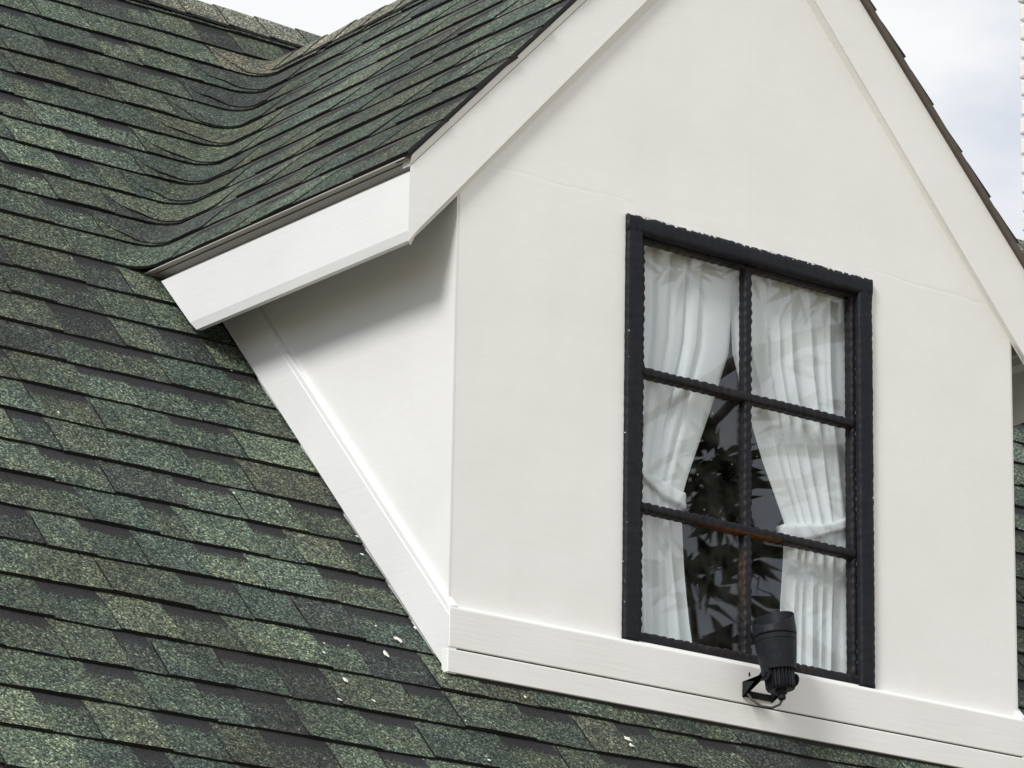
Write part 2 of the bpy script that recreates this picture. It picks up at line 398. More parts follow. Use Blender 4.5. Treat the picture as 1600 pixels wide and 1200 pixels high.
# first course row under the sill boards is hidden behind them; rank the pieces by the size they show
def project(p):
    d = p-CAMLOC; zc = d.dot(FW); return 800+6463.87*d.dot(RT)/zc, 600-6463.87*d.dot(UP)/zc
def shown(pc):
    cx, verts, faces, uvs, tint, where, nt_ = pc
    P = [project(v) for v in verts]
    a = 0
    for f in faces:
        q = [P[i] for i in f]
        ar = .5*sum(q[i][0]*q[(i+1) % 4][1]-q[(i+1) % 4][0]*q[i][1] for i in range(4))
        mx_ = sum(c[0] for c in q)/4; my_ = sum(c[1] for c in q)/4
        if -5 < mx_ < 1605 and -5 < my_ < 1205 and ar < 0: a += -ar
    u, v = project(cx)
    if cx.x > XA and where == 'd': a = 0
    if cx.z > ZR+T*cx.y-.05 and where == 'm' and u > 720 and u < 1575 and v < 1040: a = 0
    return a
def build(name, pcs, parent, kind=None):
    verts, faces, cols, uvl, mi = [], [], [], [], []
    for cx, v, f, uv, tint, where, nt_ in pcs:
        mi += [0]*nt_+[1]*(len(f)-nt_)
        o = len(verts); verts += [tuple(p) for p in v]
        for q in f:
            faces.append(tuple(i+o for i in q)); uvl += [uv[i] for i in q]
        cols += [tint]*len(v)
    me = bpy.data.meshes.new(name); me.from_pydata(verts, [], faces)
    ul = me.uv_layers.new(name='UVMap'); ul.data.foreach_set('uv', [c for q in uvl for c in q])
    ca = me.color_attributes.new('tint', 'FLOAT_COLOR', 'POINT'); ca.data.foreach_set('color', [c for q in cols for c in q])
    o = link(name, me, [M_SH, M_DARK], parent, kind=kind)
    me.polygons.foreach_set('material_index', mi)
    return o
rank = sorted(((shown(p), i) for i, p in enumerate(PIECES)), reverse=True)
top = {i for a, i in rank[:292] if a > 60}
for where, par in (('m', MAIN), ('d', DROOF)):
    rest = [p for i, p in enumerate(PIECES) if i not in top and p[5] == where]
    for i, p in enumerate(PIECES):
        if i in top and p[5] == where: build('shingle', [p], par)
    build('shingle_field', rest, par, 'stuff')

# ridge caps
def cap(par, p0, along, left, right, th, tint, r):
    """bent cap shingle over a ridge: from p0 along a vector; left/right are the down-slope vectors"""
    bm = bmesh.new(); up = Vector((0, 0, 1)); rows = []
    for f, h in ((0, th), (.5, th*.6), (1.15, .001)):
        row = []
        for q in (-1, -.5, -.12, 0, .12, .5, 1):
            s = left if q < 0 else right
            p = Vector(p0)+along*f+s*abs(q)+up*(h-(.008 if abs(q) < .01 else .003 if abs(q) < .2 else 0)+.003)
            row.append(p+Vector((0, 0, jig(p, .003, 9))))
        rows.append(row)
    verts = [v for rw in rows for v in rw]; n = 7; faces = []; uvs = [(i/6, j/2*.5) for j in range(3) for i in range(7)]
    for j in range(2):
        for i in range(6): faces.append((j*n+i, j*n+i+1, (j+1)*n+i+1, (j+1)*n+i))
    b0 = len(verts)
    for i in range(n): verts.append(rows[0][i]-Vector((0, 0, th+.002))); uvs.append((i/6, 0))
    for i in range(6): faces.append((b0+i, b0+i+1, i+1, i))
    for e in (0, n-1):
        c0 = len(verts)
        for j in range(3): verts.append(rows[j][e]-Vector((0, 0, th+.002))); uvs.append((0, 0))
        for j in range(2): faces.append((j*n+e, (j+1)*n+e, c0+j+1, c0+j))
    bm.free(); build('ridge_cap', [(None, verts, faces, uvs, (*tint, 0.0), 'm', 12)], par)
r = random.Random(5)
CAPT = [(.185, .176, .15), (.17, .166, .145), (.198, .184, .155), (.176, .17, .15)]
x = XL
sl_, sr_ = Vector((0, -.092, -.092*T)), Vector((0, .092, -.092*T))
while x < XR:
    cap(MAIN, (x, YRIDGE, ZRIDGE+.006), Vector((.15, 0, 0)), sl_, sr_, .006, r.choice(CAPT), r); x += .15
y = YFRONT-.01; zt = D0+S*XA
while y < (zt-ZR)/T-.12:
    cap(DROOF, (XA, y, zt+.002), Vector((0, .148, 0)), Vector((-.085, 0, -.085*S)), Vector((.085, 0, -.085*S)), .006, r.choice(CAPT), r); y += .148
# bare under-deck edges at the gable ends (rakes) and drip edge along the eave
def along(bm, f0, f1, xa_, xb_, ya, yb):
    prism(bm, [(xa_, ya, f0(xa_)), (xb_, ya, f0(xb_)), (xb_, ya, f1(xb_)), (xa_, ya, f1(xa_))], (0, yb-ya, 0))
rT = lambda x: 2.884-1.072*x
bm = bmesh.new(); along(bm, lambda x: dz(x)-.026, lambda x: dz(x)-.009, -.172, XA, -.0275, .02); obj('rake_edge', bm, M_DARK, HOUSE)
bm = bmesh.new(); along(bm, lambda x: dz(x)-.036, lambda x: dz(x)-.012, XA, 2*XA+.172, -.037, .02); obj('rake_edge', bm, M_RAKE, HOUSE)
bm = bmesh.new(); box(bm, -.1765, -.10, -.018, 1.10, dz(-.18)-.0152, dz(-.18)-.0125); obj('drip_edge', bm, mat('weathered_drip_edge', (.42, .41, .375), .6)[0], HOUSE)

# ------------------------------------------------------------------ dormer walls and trim
lw = lambda x: .7153+1.0766*x; rw = lambda x: 2.6755-1.100*x
WX0, WX1, WZ0, WZ1 = .508, 1.283, -.274, .770         # window opening in the gable
bm = bmesh.new()
def quad(*p): return bm.faces.new([bm.verts.new(q) for q in p])
apex = .8995
for yy in (0.0, .10):
    quad((0, yy, -.47), (WX0, yy, -.47), (WX0, yy, WZ1), (WX0, yy, dz(WX0)-.045), (0, yy, dz(0)-.045))
    quad((WX1, yy, -.47), (X1, yy, -.47), (X1, yy, dz(X1)-.045), (WX1, yy, dz(WX1)-.045), (WX1, yy, WZ1))
    quad((WX0, yy, WZ1), (WX1, yy, WZ1), (WX1, yy, dz(WX1)-.045), (apex, yy, dz(apex)-.045), (WX0, yy, dz(WX0)-.045))
    quad((WX0, yy, -.47), (WX1, yy, -.47), (WX1, yy, WZ0), (WX0, yy, WZ0))
for p, q in (((WX0, WZ0), (WX0, WZ1)), ((WX0, WZ1), (WX1, WZ1)), ((WX1, WZ1), (WX1, WZ0)), ((WX1, WZ0), (WX0, WZ0))):
    quad((p[0], 0, p[1]), (q[0], 0, q[1]), (q[0], .1, q[1]), (p[0], .1, p[1]))
bmesh.ops.remove_doubles(bm, verts=bm.verts[:], dist=1e-5); bmesh.ops.recalc_face_normals(bm, faces=bm.faces[:])
obj('gable_wall', bm, M_WALL, HOUSE)
for x0, x1 in ((-.006, .09), (X1-.09, X1+.006)):
    bm = bmesh.new(); zt_ = dz(-.0)-.045; yb = (zt_-ZR)/T
    prism(bm, [(x0, .0015, ZR-.05), (x0, yb, zt_), (x0, .0015, zt_)], (x1-x0, 0, 0)); obj('cheek_wall', bm, M_CHEEK, HOUSE)
# cheek boards that follow the roof, with a chamfered top edge
for side in (0, 1):
    f = (lambda x: x) if side == 0 else (lambda x: X1-x)
    bm = bmesh.new(); ya, yb = -.021, 1.0
    def zl(y): return ZR+T*y+.005
    prof = [(0.003, 0.0), (-.021, 0.0), (-.021, .134), (-.0207, .1355), (-.0190, .1362), (-.0190, .154), (-.017, .1565), (0.003, .160)]
    A = [(f(px), ya, zl(ya)+pz) for px, pz in prof]; off = Vector((0, yb-ya, T*(yb-ya)))
    _, far = prism(bm, A if side == 0 else A[::-1], off)
    for v in far:
        if v.co.z > zl(yb)+.1: v.co.z += .014
    obj('cheek_board', bm, M_TRIM, HOUSE)
# sill boards across the front
def board(name, z0, z1, x0, x1, y, ch, m):
    bm = bmesh.new(); prism(bm, [(x0, .001, z0), (x0, y, z0+.001), (x0, y, z1-ch), (x0, y+ch*.5, z1-ch*.25), (x0, .001, z1)], (x1-x0, 0, 0)); bev(bm, .0015, 1)
    return obj(name, bm, m, HOUSE)
board('sill_board', -.3815, -.2785, -.0195, 1.806, -.0225, .011, M_BAND)
board('sill_board', -.4405, -.3838, -.0225, 1.806, -.0235, .003, M_BAND)
bm = bmesh.new(); box(bm, -.01, 1.79, -.017, .02, -.47, -.30); obj('flashing', bm, M_DARK, HOUSE)
# barge boards: face, chamfered foot and the crown moulding under the shingles
XE = -.1595
def barge(b0, t0, w0, xo, xi):
    """b0 lower face edge, t0 upper face edge, w0 contact line with the wall; xo foot end, xi ridge end"""
    bm = bmesh.new(); xm = xo+(.028 if xi > xo else -.028)
    st = [(xo, b0(xo)-.005, b0(xo)-.007, t0(xo)), (xm, b0(xm), w0(xm), t0(xm)), (xi, b0(xi), w0(xi), t0(xi))]
    sg = .0202 if xi > xo else -.0202
    rows = [[bm.verts.new(p) for p in ((x, -.020, zb), (x, -.020, zt), (x+(sg if x == xo else 0), 0, zt), (x+(sg if x == xo else 0), 0, zw))] for x, zb, zw, zt in st]
    for a, b in zip(rows, rows[1:]):
        for i in range(4): bm.faces.new((a[i], b[i], b[(i+1) % 4], a[(i+1) % 4]))
    bm.faces.new(rows[0]); bm.faces.new(rows[-1][::-1])
    bmesh.ops.recalc_face_normals(bm, faces=bm.faces[:])
    obj('barge_board', bm, M_BARGE, HOUSE)
    bm = bmesh.new()
    g = .0022
    A = [(xo, -.0185, t0(xo)+g), (xi, -.0185, t0(xi)+g), (xi, -.0255, dz(xi)-(.036 if xo > XA else .027)), (xo, -.0255, dz(xo)-(.036 if xo > XA else .027))]
    a = [bm.verts.new(p) for p in A]; b = [bm.verts.new((p[0], .01, p[2])) for p in A]
    bm.faces.new(a); bm.faces.new(b[::-1])
    for i in range(4): bm.faces.new((a[i], b[i], b[(i+1) % 4], a[(i+1) % 4]))
    bmesh.ops.recalc_face_normals(bm, faces=bm.faces[:])
    obj('crown_moulding', bm, M_BARGE, HOUSE)
M_BARGE = m_paint('barge_paint', (.847, .846, .818), rough=.42)
barge(lambda x: .737+1.105*x, lambda x: .909+1.0666*x, lambda x: .7153+1.0766*x, XE, XA-.0008)
barge(lambda x: 2.7048-1.118*x, lambda x: 2.8274-1.0897*x, lambda x: 2.6755-1.100*x, 2*XA-XE, XA+.0008)
# eave fascias with a bevelled foot and a recessed top strip
for side in (0, 1):
    f = (lambda x: x) if side == 0 else (lambda x: 2*XA-x)
    zb_, zt_ = .5605, .7265
    bm = bmesh.new(); q = []
    for (px, pz) in ((XE, zb_+.022), (XE, zt_), (XE+.045, zt_), (XE+.045, zt_-.02), (XE+.02, zt_-.03), (XE+.02, zb_), (XE+.006, zb_)):
        q.append((px, pz))
    a = [bm.verts.new((f(px), min(.0004, -.0198+(px-XE)), pz)) for px, pz in q]
    b = [bm.verts.new((f(px), .876+(pz-.56)*.985, pz)) for px, pz in q]
    bm.faces.new(a); bm.faces.new(b[::-1])
    for i in range(7): bm.faces.new((a[i], b[i], b[(i+1) % 7], a[(i+1) % 7]))
    bmesh.ops.recalc_face_normals(bm, faces=bm.faces[:]); obj('fascia', bm, M_TRIM, HOUSE)
    bm = bmesh.new(); a = []; b = []
    for px, pz in ((XE+.040, .7275), (XE+.039, .73), (XE+.039, .74), (XE+.038, .7530), (XE+.060, .7530), (XE+.060, .7275)):
        a.append(bm.verts.new((f(px), -.0165, pz))); b.append(bm.verts.new((f(px), .876+(pz-.56)*.985+.015, pz)))
    bm.faces.new(a); bm.faces.new(b[::-1])
    for i in range(6): bm.faces.new((a[i], b[i], b[(i+1) % 6], a[(i+1) % 6]))
    bmesh.ops.recalc_face_normals(bm, faces=bm.faces[:]); obj('crown_moulding', bm, M_TRIM, HOUSE)
# dark attic room behind the window
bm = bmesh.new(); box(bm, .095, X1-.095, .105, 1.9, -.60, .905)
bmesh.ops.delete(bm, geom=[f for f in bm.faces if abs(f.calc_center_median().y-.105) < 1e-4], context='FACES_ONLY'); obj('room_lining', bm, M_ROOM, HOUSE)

# ------------------------------------------------------------------ window
WIN = None
def bar(bm, p0, p1, w, side, depth, seg, seed, wear_out=None, rust=0.0, wamt=.24):
    """hand painted bar from p0 to p1; w: width along 'side', depth towards -y; wavy rounded edges. wear layer: red white chips, green bare wood"""
    p0, p1, side = Vector(p0), Vector(p1), Vector(side); out = Vector((0, -1, 0)); wl = bm.verts.layers.float_color.get('wear') or bm.verts.layers.float_color.new('wear')
    prof = [(-.5, 0), (-.5, .74), (-.43, .96), (-.2, 1.0), (.2, 1.0), (.43, .96), (.5, .74), (.5, 0)]
    rings = []
    for i in range(seg+1):
        c = p0.lerp(p1, i/seg); ring = []; d = i/seg*(p1-p0).length
        for j, (s, h) in enumerate(prof):
            ph = seed*1.7+(0 if s < 0 else 2.1)
            wob = (.0006 if seed < 3.5 else .0012)*math.sin(2*math.pi*d/.0245+3.2*s+seed+.9*math.sin(d*31+seed))*(1+.7*noise.noise(Vector((d*9, seed, 4))))+.0008*noise.noise(Vector((d*70, seed, s*3)))+.0008*noise.noise(Vector((d*17, seed+5, s*3)))
            p = c+side*(s*w+(wob if s > 0 else -wob)*((.55 if seed < 3.5 else .8) if abs(s) > .3 else .2))+out*(depth*h+wob*(1.3 if seed > 3.5 else .8)*(1 if h > .5 else 0))
            v = bm.verts.new(p); ring.append(v)
            wr = 0.0
            if wear_out is not None and s*wear_out > .35: wr = wamt
            gr_ = rust*(1.0 if h < .8 else .25)*(1.0 if seed != 8.0 else max(.12, min(1.0, (.28-c.z)*3.2)))
            v[wl] = (wr, gr_, 0, 1)
        rings.append(ring)
    for a, b in zip(rings, rings[1:]):
        for j in range(len(prof)-1): bm.faces.new((a[j], a[j+1], b[j+1], b[j]))
    bm.faces.new(rings[0]); bm.faces.new(rings[-1][::-1])
    bmesh.ops.recalc_face_normals(bm, faces=bm.faces[:])
FX0, FX1, FZ0, FZ1 = .4985, 1.2905, -.2775, .7785
YG = .020                                    # glass plane
WCX = .8955
bm = bmesh.new(); bm.verts.layers.float_color.new('wear')
fw = .046
bar(bm, (FX0+fw/2, .004, FZ1-.006), (FX0+fw/2, .004, FZ0), fw, (1, 0, 0), .018, 150, 1.0, -1, 0, .155)
bar(bm, (FX1-fw/2, .004, FZ1-.006), (FX1-fw/2, .004, FZ0), fw, (1, 0, 0), .018, 150, 2.0, 1)
bar(bm, (FX0, .0045, FZ1-fw/2), (FX1, .0045, FZ1-fw/2), fw, (0, 0, 1), .0185, 160, 3.0, 1, 0, .33)
WIN = obj('window', bm, M_FRAME, HOUSE, smooth=True)
# inner sash frame, set back
bm = bmesh.new(); bm.verts.layers.float_color.new('wear'); iw = .026
bar(bm, (FX0+fw+iw/2-.004, YG+.012, FZ1-fw), (FX0+fw+iw/2-.004, YG+.012, FZ0), iw, (1, 0, 0), .026, 130, 4.0, None, .3)
bar(bm, (FX1-fw-.003, YG+.012, FZ1-fw), (FX1-fw-.003, YG+.012, FZ0), .015, (1, 0, 0), .026, 130, 5.0, None, .12)
bar(bm, (FX0+fw, YG+.012, FZ1-fw-.002), (FX1-fw, YG+.012, FZ1-fw-.002), .013, (0, 0, 1), .0255, 110, 6.0, None, .4)
bar(bm, (FX0+fw-.01, YG+.012, FZ0+.014), (FX1-fw+.01, YG+.012, FZ0+.014), .030, (0, 0, 1), .030, 110, 7.0, None, .6)
obj('sash', bm, M_FRAME, WIN, smooth=True)
MZ = (.3935, .0575)
bm = bmesh.new(); bm.verts.layers.float_color.new('wear'); bar(bm, (WCX, YG+.010, FZ1-fw), (WCX, YG+.010, FZ0), .0225, (1, 0, 0), .024, 150, 8.0, None, .45); obj('glazing_bar', bm, M_FRAME, WIN, smooth=True)
for k, z in enumerate(MZ):
    bm = bmesh.new(); wl = bm.verts.layers.float_color.new('wear')
    bar(bm, (FX0+fw, YG+.0095, z), (FX1-fw, YG+.0095, z), .0225, (0, 0, 1), .0265, 110, 9.0+k, None, .35)
    if k == 1:
        for v in bm.verts:
            if v.co.z < z-.006 and v.co.x > .68 and v.co.x < 1.0: v[wl] = (0, .4, max(0, .85-abs(v.co.x-.90)*4.5)*(.6+.4*noise.noise(v.co*60)), 1)
    obj('glazing_bar', bm, M_FRAME, WIN, smooth=True)
# glass panes
M_GL = bpy.data.materials.new('window_glass'); M_GL.use_nodes = True; t = M_GL.node_tree; t.nodes.clear()
o_ = N(t, 'ShaderNodeOutputMaterial'); fr = N(t, 'ShaderNodeFresnel'); geo = N(t, 'ShaderNodeNewGeometry'); t.links.new(math_(t, 'ADD', math_(t, 'MULTIPLY', geo.outputs['Backfacing'], 1/1.68-1.68), 1.68), fr.inputs['IOR']); tr = N(t, 'ShaderNodeBsdfTransparent'); tr.inputs[0].default_value = (.97, .985, .98, 1)
gl = N(t, 'ShaderNodeBsdfGlossy', i_Roughness=.004); df = N(t, 'ShaderNodeBsdfDiffuse'); df.inputs[0].default_value = (.55, .53, .48, 1)
P = N(t, 'ShaderNodeTexCoord').outputs['Object']
nn = N(t, 'ShaderNodeTexNoise', i_Scale=2.2, i_Detail=1.0); t.links.new(P, nn.inputs['Vector'])
bn = N(t, 'ShaderNodeBump'); bn.inputs['Strength'].default_value = .03; bn.inputs['Distance'].default_value = .012; t.links.new(nn.outputs['Fac'], bn.inputs['Height']); t.links.new(bn.outputs[0], gl.inputs['Normal'])
m1 = N(t, 'ShaderNodeMixShader'); t.links.new(fr.outputs[0], m1.inputs[0]); t.links.new(tr.outputs[0], m1.inputs[1]); t.links.new(gl.outputs[0], m1.inputs[2])
nd = N(t, 'ShaderNodeTexNoise', i_Scale=14.0, i_Detail=6.0, i_Roughness=.7); t.links.new(P, nd.inputs['Vector'])
dirt = math_(t, 'MULTIPLY', math_(t, 'SUBTRACT', nd.outputs['Fac'], .42, clamp=True), .10)
vd = N(t, 'ShaderNodeTexVoronoi', i_Scale=48.0); t.links.new(P, vd.inputs['Vector'])
vs_ = N(t, 'ShaderNodeSeparateColor'); t.links.new(vd.outputs['Color'], vs_.inputs[0])
spk = math_(t, 'MULTIPLY', math_(t, 'LESS_THAN', vd.outputs['Distance'], .10), math_(t, 'GREATER_THAN', vs_.outputs[0], .93))
dirt = math_(t, 'ADD', dirt, math_(t, 'MULTIPLY', spk, .5))
m2 = N(t, 'ShaderNodeMixShader'); t.links.new(dirt, m2.inputs[0]); t.links.new(m1.outputs[0], m2.inputs[1]); t.links.new(df.outputs[0], m2.inputs[2]); t.links.new(m2.outputs[0], o_.inputs[0])
gx = [FX0+fw+.006, WCX, FX1-fw-.006]; gz = [FZ0+.012, MZ[1], MZ[0], FZ1-fw-.006]
for i in range(2):
    for j in range(3):
        bm = bmesh.new(); box(bm, gx[i]+.001, gx[i+1]-.001, YG, YG+.004, gz[j]+.001, gz[j+1]-.001); obj('pane', bm, M_GL, WIN)

# ------------------------------------------------------------------ curtains
M_CU = bpy.data.materials.new('voile'); M_CU.use_nodes = True; t = M_CU.node_tree; t.nodes.clear()
o_ = N(t, 'ShaderNodeOutputMaterial'); d = N(t, 'ShaderNodeBsdfDiffuse'); d.inputs[0].default_value = (.93, .95, .965, 1)
tl = N(t, 'ShaderNodeBsdfTranslucent'); tl.inputs[0].default_value = (.88, .9, .9, 1); tr = N(t, 'ShaderNodeBsdfTransparent')
a = N(t, 'ShaderNodeMixShader'); a.inputs[0].default_value = .06; t.links.new(d.outputs[0], a.inputs[1]); t.links.new(tl.outputs[0], a.inputs[2])
c = N(t, 'ShaderNodeMixShader'); c.inputs[0].default_value = .02; t.links.new(a.outputs[0], c.inputs[1]); t.links.new(tr.outputs[0], c.inputs[2]); t.links.new(c.outputs[0], o_.inputs[0])
def lerp_tab(tab, z):
    for (z0, x0), (z1, x1) in zip(tab, tab[1:]):
        if z <= z0 and z >= z1:
            q = (z0-z)/(z0-z1); return x0+(x1-x0)*q
    return tab[-1][1] if z < tab[-1][0] else tab[0][1]
def curtain(label, xo, tab, ztie, npl, seed, tie):
    root = thing('curtain', label, 'curtain', (xo, .09, .80), 'voile curtains behind the dormer window')
    r_ = random.Random(seed); bm = bmesh.new(); NU, NV = 110, 64; g = []
    phs = [r_.uniform(-.5, .5) for _ in range(40)]; amp = [r_.uniform(.5, 1.25) for _ in range(40)]
    zt, zb_ = .80, -.33
    for j in range(NV+1):
        z = zt+(zb_-zt)*j/NV; xi = lerp_tab(tab, z); row = []
        dt = abs(z-ztie); pinch = min(1, dt/.30)**.8
        wx = xi-xo
        for i in range(NU+1):
            s = i/NU
            u = s*npl+.25*math.sin(z*2.5+seed)+.35*math.sin(s*7+seed)+.12*math.sin(s*17+z*3)+1; kk = int(u); fr_ = u-kk
            A = amp[kk % 40]*(1-fr_)+amp[(kk+1) % 40]*fr_
            fold = math.sin(2*math.pi*u)+.45*math.sin(2*math.pi*u*.43+seed+z*1.5)+.25*math.sin(4*math.pi*u+seed+z*3)
            y = .058+A*fold*(.0035+.0100*pinch)*(.75+.25*math.sin(z*4+kk*1.7))+.02*(1-pinch)*(-.3)
            # bunching near the tie-back bows the cloth outwards
            xx = xo+wx*s+.004*math.cos(2*math.pi*u)*pinch
            row.append(bm.verts.new((xx, y, z)))
        g.append(row)
    for a_, b_ in zip(g, g[1:]):
        for i in range(NU): bm.faces.new((a_[i], a_[i+1], b_[i+1], b_[i]))
    obj('cloth', bm, M_CU, root, smooth=True)
    # tie-back band wrapped round the gathered cloth
    bm = bmesh.new(); rows = []
    (xa_, za_), (xb_, zb2) = tie; n = 24
    for i in range(n+1):
        q = i/n; x = xa_+(xb_-xa_)*q; zc = za_+(zb2-za_)*q-.010*math.sin(math.pi*q)
        y = .039-.004*math.sin(math.pi*q)+.0015*math.sin(q*23+seed); hw = .012+.010*q+.0025*math.sin(q*9+seed)
        rows.append([bm.verts.new((x, y+.004, zc+hw)), bm.verts.new((x, y+.0005, zc+hw*.5)), bm.verts.new((x, y+.0025+.0015*math.sin(q*20), zc)), bm.verts.new((x, y+.0005, zc-hw*.5)), bm.verts.new((x, y+.004, zc-hw)), bm.verts.new((x, y+.03, zc-hw)), bm.verts.new((x, y+.03, zc+hw))])
    for a_, b_ in zip(rows, rows[1:]):
        for k in range(7): bm.faces.new((a_[k], a_[(k+1) % 7], b_[(k+1) % 7], b_[k]))
    bm.faces.new(rows[0]); bm.faces.new(rows[-1][::-1]); bmesh.ops.recalc_face_normals(bm, faces=bm.faces[:])
    obj('tieback', bm, M_CU, root, smooth=True)
    return root
curtain('narrower sheer white curtain, tied back at the window side nearest the shaded cheek wall', .52, [(.85, .915), (.745, .905), (.518, .880), (.367, .823), (.18, .747), (.11, .722), (-.06, .742), (-.23, .770), (-.4, .79)], .11, 5.6, 3, ((.575, .165), (.728, .108)))
curtain('wider sheer white curtain tied back just behind and above the black spotlight', 1.31, [(.85, .875), (.518, .884), (.387, .926), (.25, .978), (.112, 1.046), (.03, 1.042), (-.10, 1.030), (-.4, 1.02)], .10, 7.4, 8, ((1.262, .150), (1.038, .085)))

# ------------------------------------------------------------------ spotlight on the sill board
SP = thing('spotlight', 'black hooded spotlight on a bracket screwed to the white sill board', 'spotlight', (.886, -.022, -.345))
C0 = Vector((.898, -.108, -.352)); AX = Vector((-.055, .10, 1)).normalized()
E1 = Vector((1, 0, 0)); E1 = (E1-AX*E1.dot(AX)).normalized(); E2 = AX.cross(E1)
def ring(bm, h, rad, n=48, slant=0.0, ang=0.0, mod=None):
    out = []
    for k in range(n):
        a_ = 2*math.pi*k/n; rr = rad if mod is None else rad*mod(k)
        hh = h+slant*math.cos(a_-ang)
        out.append(bm.verts.new(C0+AX*hh+E1*rr*math.cos(a_)+E2*rr*math.sin(a_)))
    return out
def lathe(bm, rings, cap0=True, cap1=True):
    for a_, b_ in zip(rings, rings[1:]):
        n = len(a_)
        for k in range(n): bm.faces.new((a_[k], a_[(k+1) % n], b_[(k+1) % n], b_[k]))
    if cap0: bm.faces.new(rings[0][::-1])
    if cap1: bm.faces.new(rings[-1])
    bmesh.ops.recalc_face_normals(bm, faces=bm.faces[:])
bm = bmesh.new()
lathe(bm, [ring(bm, h, q) for h, q in ((.040, .030), (.0405, .0405), (.042, .0415), (.085, .0475), (.108, .0500), (.109, .0488), (.112, .0488), (.113, .0504), (.124, .0512))], True, True)
obj('housing', bm, M_SPOT, SP, smooth=False)
bm = bmesh.new(); am = math.radians(36)
lathe(bm, [ring(bm, .1255, .0490), ring(bm, .127, .0518), ring(bm, .130, .0524), ring(bm, .172, .0512, slant=.028, ang=am), ring(bm, .1735, .0505, slant=.028, ang=am), ring(bm, .172, .0485, slant=.028, ang=am), ring(bm, .130, .0470), ring(bm, .1255, .046)], False, False)
obj('hood', bm, M_SPOT, SP)
bm = bmesh.new(); lathe(bm, [ring(bm, .127, .0465), ring(bm, .129, .0465)]); obj('lens', bm, M_GL, SP)
mod = lambda k: 1.0 if k % 4 in (0, 1) else .84
bm = bmesh.new(); lathe(bm, [ring(bm, h, q, 96, mod=mod) for h, q in ((-.006, .032), (.0, .036), (.041, .037))]); obj('heat_sink', bm, M_SPOT, SP)
bm = bmesh.new(); lathe(bm, [ring(bm, h, q, 12) for h, q in ((-.030, .007), (-.026, .010), (-.016, .010), (-.0155, .014), (-.006, .014))]); obj('cable_gland', bm, M_SPOT, SP)
# U bracket: two arms and a foot plate against the board
pv = C0+AX*.026; aw = .045
bm = bmesh.new()
for sx in (-1, 1):
    x0 = pv.x+sx*aw-.0015
    pts = []
    yw, zw = -.024, -.352
    d = Vector((0, pv.y-yw, pv.z-zw)); dn = d.normalized(); pe = Vector((0, -dn.z, dn.y))
    for q in (-90, -60, -30, 0, 30, 60, 90):
        pts.append(Vector((x0, pv.y, pv.z))+dn*.016*math.cos(math.radians(q))+pe*.016*math.sin(math.radians(q)))
    pts += [Vector((x0, yw, zw+.022)), Vector((x0, yw, zw-.016))]
    prism(bm, pts, (.005, 0, 0))
box(bm, pv.x-aw-.0015, pv.x+aw+.0015, -.0265, -.0238, -.366, -.350)
obj('bracket', bm, M_SPOT, SP)
for sx in (-1, 1):
    bm = bmesh.new(); tube(bm, [pv+Vector((sx*(aw+.001), 0, 0)), pv+Vector((sx*(aw+.0065), 0, 0))], .0075, 6); obj('bolt', bm, M_SPOT, SP)
bm = bmesh.new(); base = C0-AX*.029
pts = [base, base+Vector((-.004, .004, -.012)), base+Vector((-.016, .018, -.019)), base+Vector((-.032, .040, -.014)), base+Vector((-.043, .060, .004)), base+Vector((-.045, .075, .022)), base+Vector((-.040, .0835, .040))]
tube(bm, pts, .0032, 8); obj('cable', bm, mat('grey_cable', (.03, .03, .03), .5)[0], SP, smooth=True)
# dark hole left by an old screw
bm = bmesh.new(); bmesh.ops.create_uvsphere(bm, u_segments=8, v_segments=5, radius=1)
for v in bm.verts: v.co = Vector((.8735+v.co.x*.0035, -.0222+v.co.y*.0015, -.3085+v.co.z*.0062))
obj('screw_hole', bm, M_DARK, HOUSE)

# ------------------------------------------------------------------ chimney of white painted bricks
CH = thing('chimney', 'white painted brick chimney standing against the sky beyond the dormer', 'chimney', (4.79, 2.4, 1.6))
M_BR = m_paint('brick_paint', (.74, .73, .69)); M_MO = m_paint('mortar_paint', (.66, .65, .62))
cx0, cx1, cy0, cy1 = 4.548, 5.22, 2.10, 2.75
bm = bmesh.new(); box(bm, cx0+.022, cx1-.022, cy0+.022, cy1-.05, GROUND, 3.6); obj('chimney_core', bm, M_MO, CH)
bmesh_b = bmesh.new(); box(bmesh_b, -.105, .105, -.05, .05, -.031, .031); bev(bmesh_b, .008, 2)
for v in bmesh_b.verts: v.co += Vector((noise.noise(v.co*40), noise.noise(v.co*40+Vector((5, 0, 0))), noise.noise(v.co*40+Vector((0, 5, 0)))))*.003
bme = bpy.data.meshes.new('brick'); bmesh_b.to_mesh(bme); bmesh_b.free(); bme.materials.append(M_BR)
rb_ = random.Random(3)
def brick(x, y, z, rot):
    o = bpy.data.objects.new('brick', bme); COL.objects.link(o); o.parent = CH; o.matrix_parent_inverse = WORLD['chimney'].inverted()
    o.location = (x, y, z); o.rotation_euler = (rb_.uniform(-.03, .03), rb_.uniform(-.03, .03), rot+rb_.uniform(-.03, .03))
for k in range(20):
    z = 1.95+k*.074; q = k % 2
    for i in range(3): brick(cx0+.105+i*.222+(.0 if q else .06), cy0+.05, z, 0)
    for i in range(3): brick(cx0+.05, cy0+.105+i*.222+rb_.uniform(-.006, .006), z, math.pi/2)

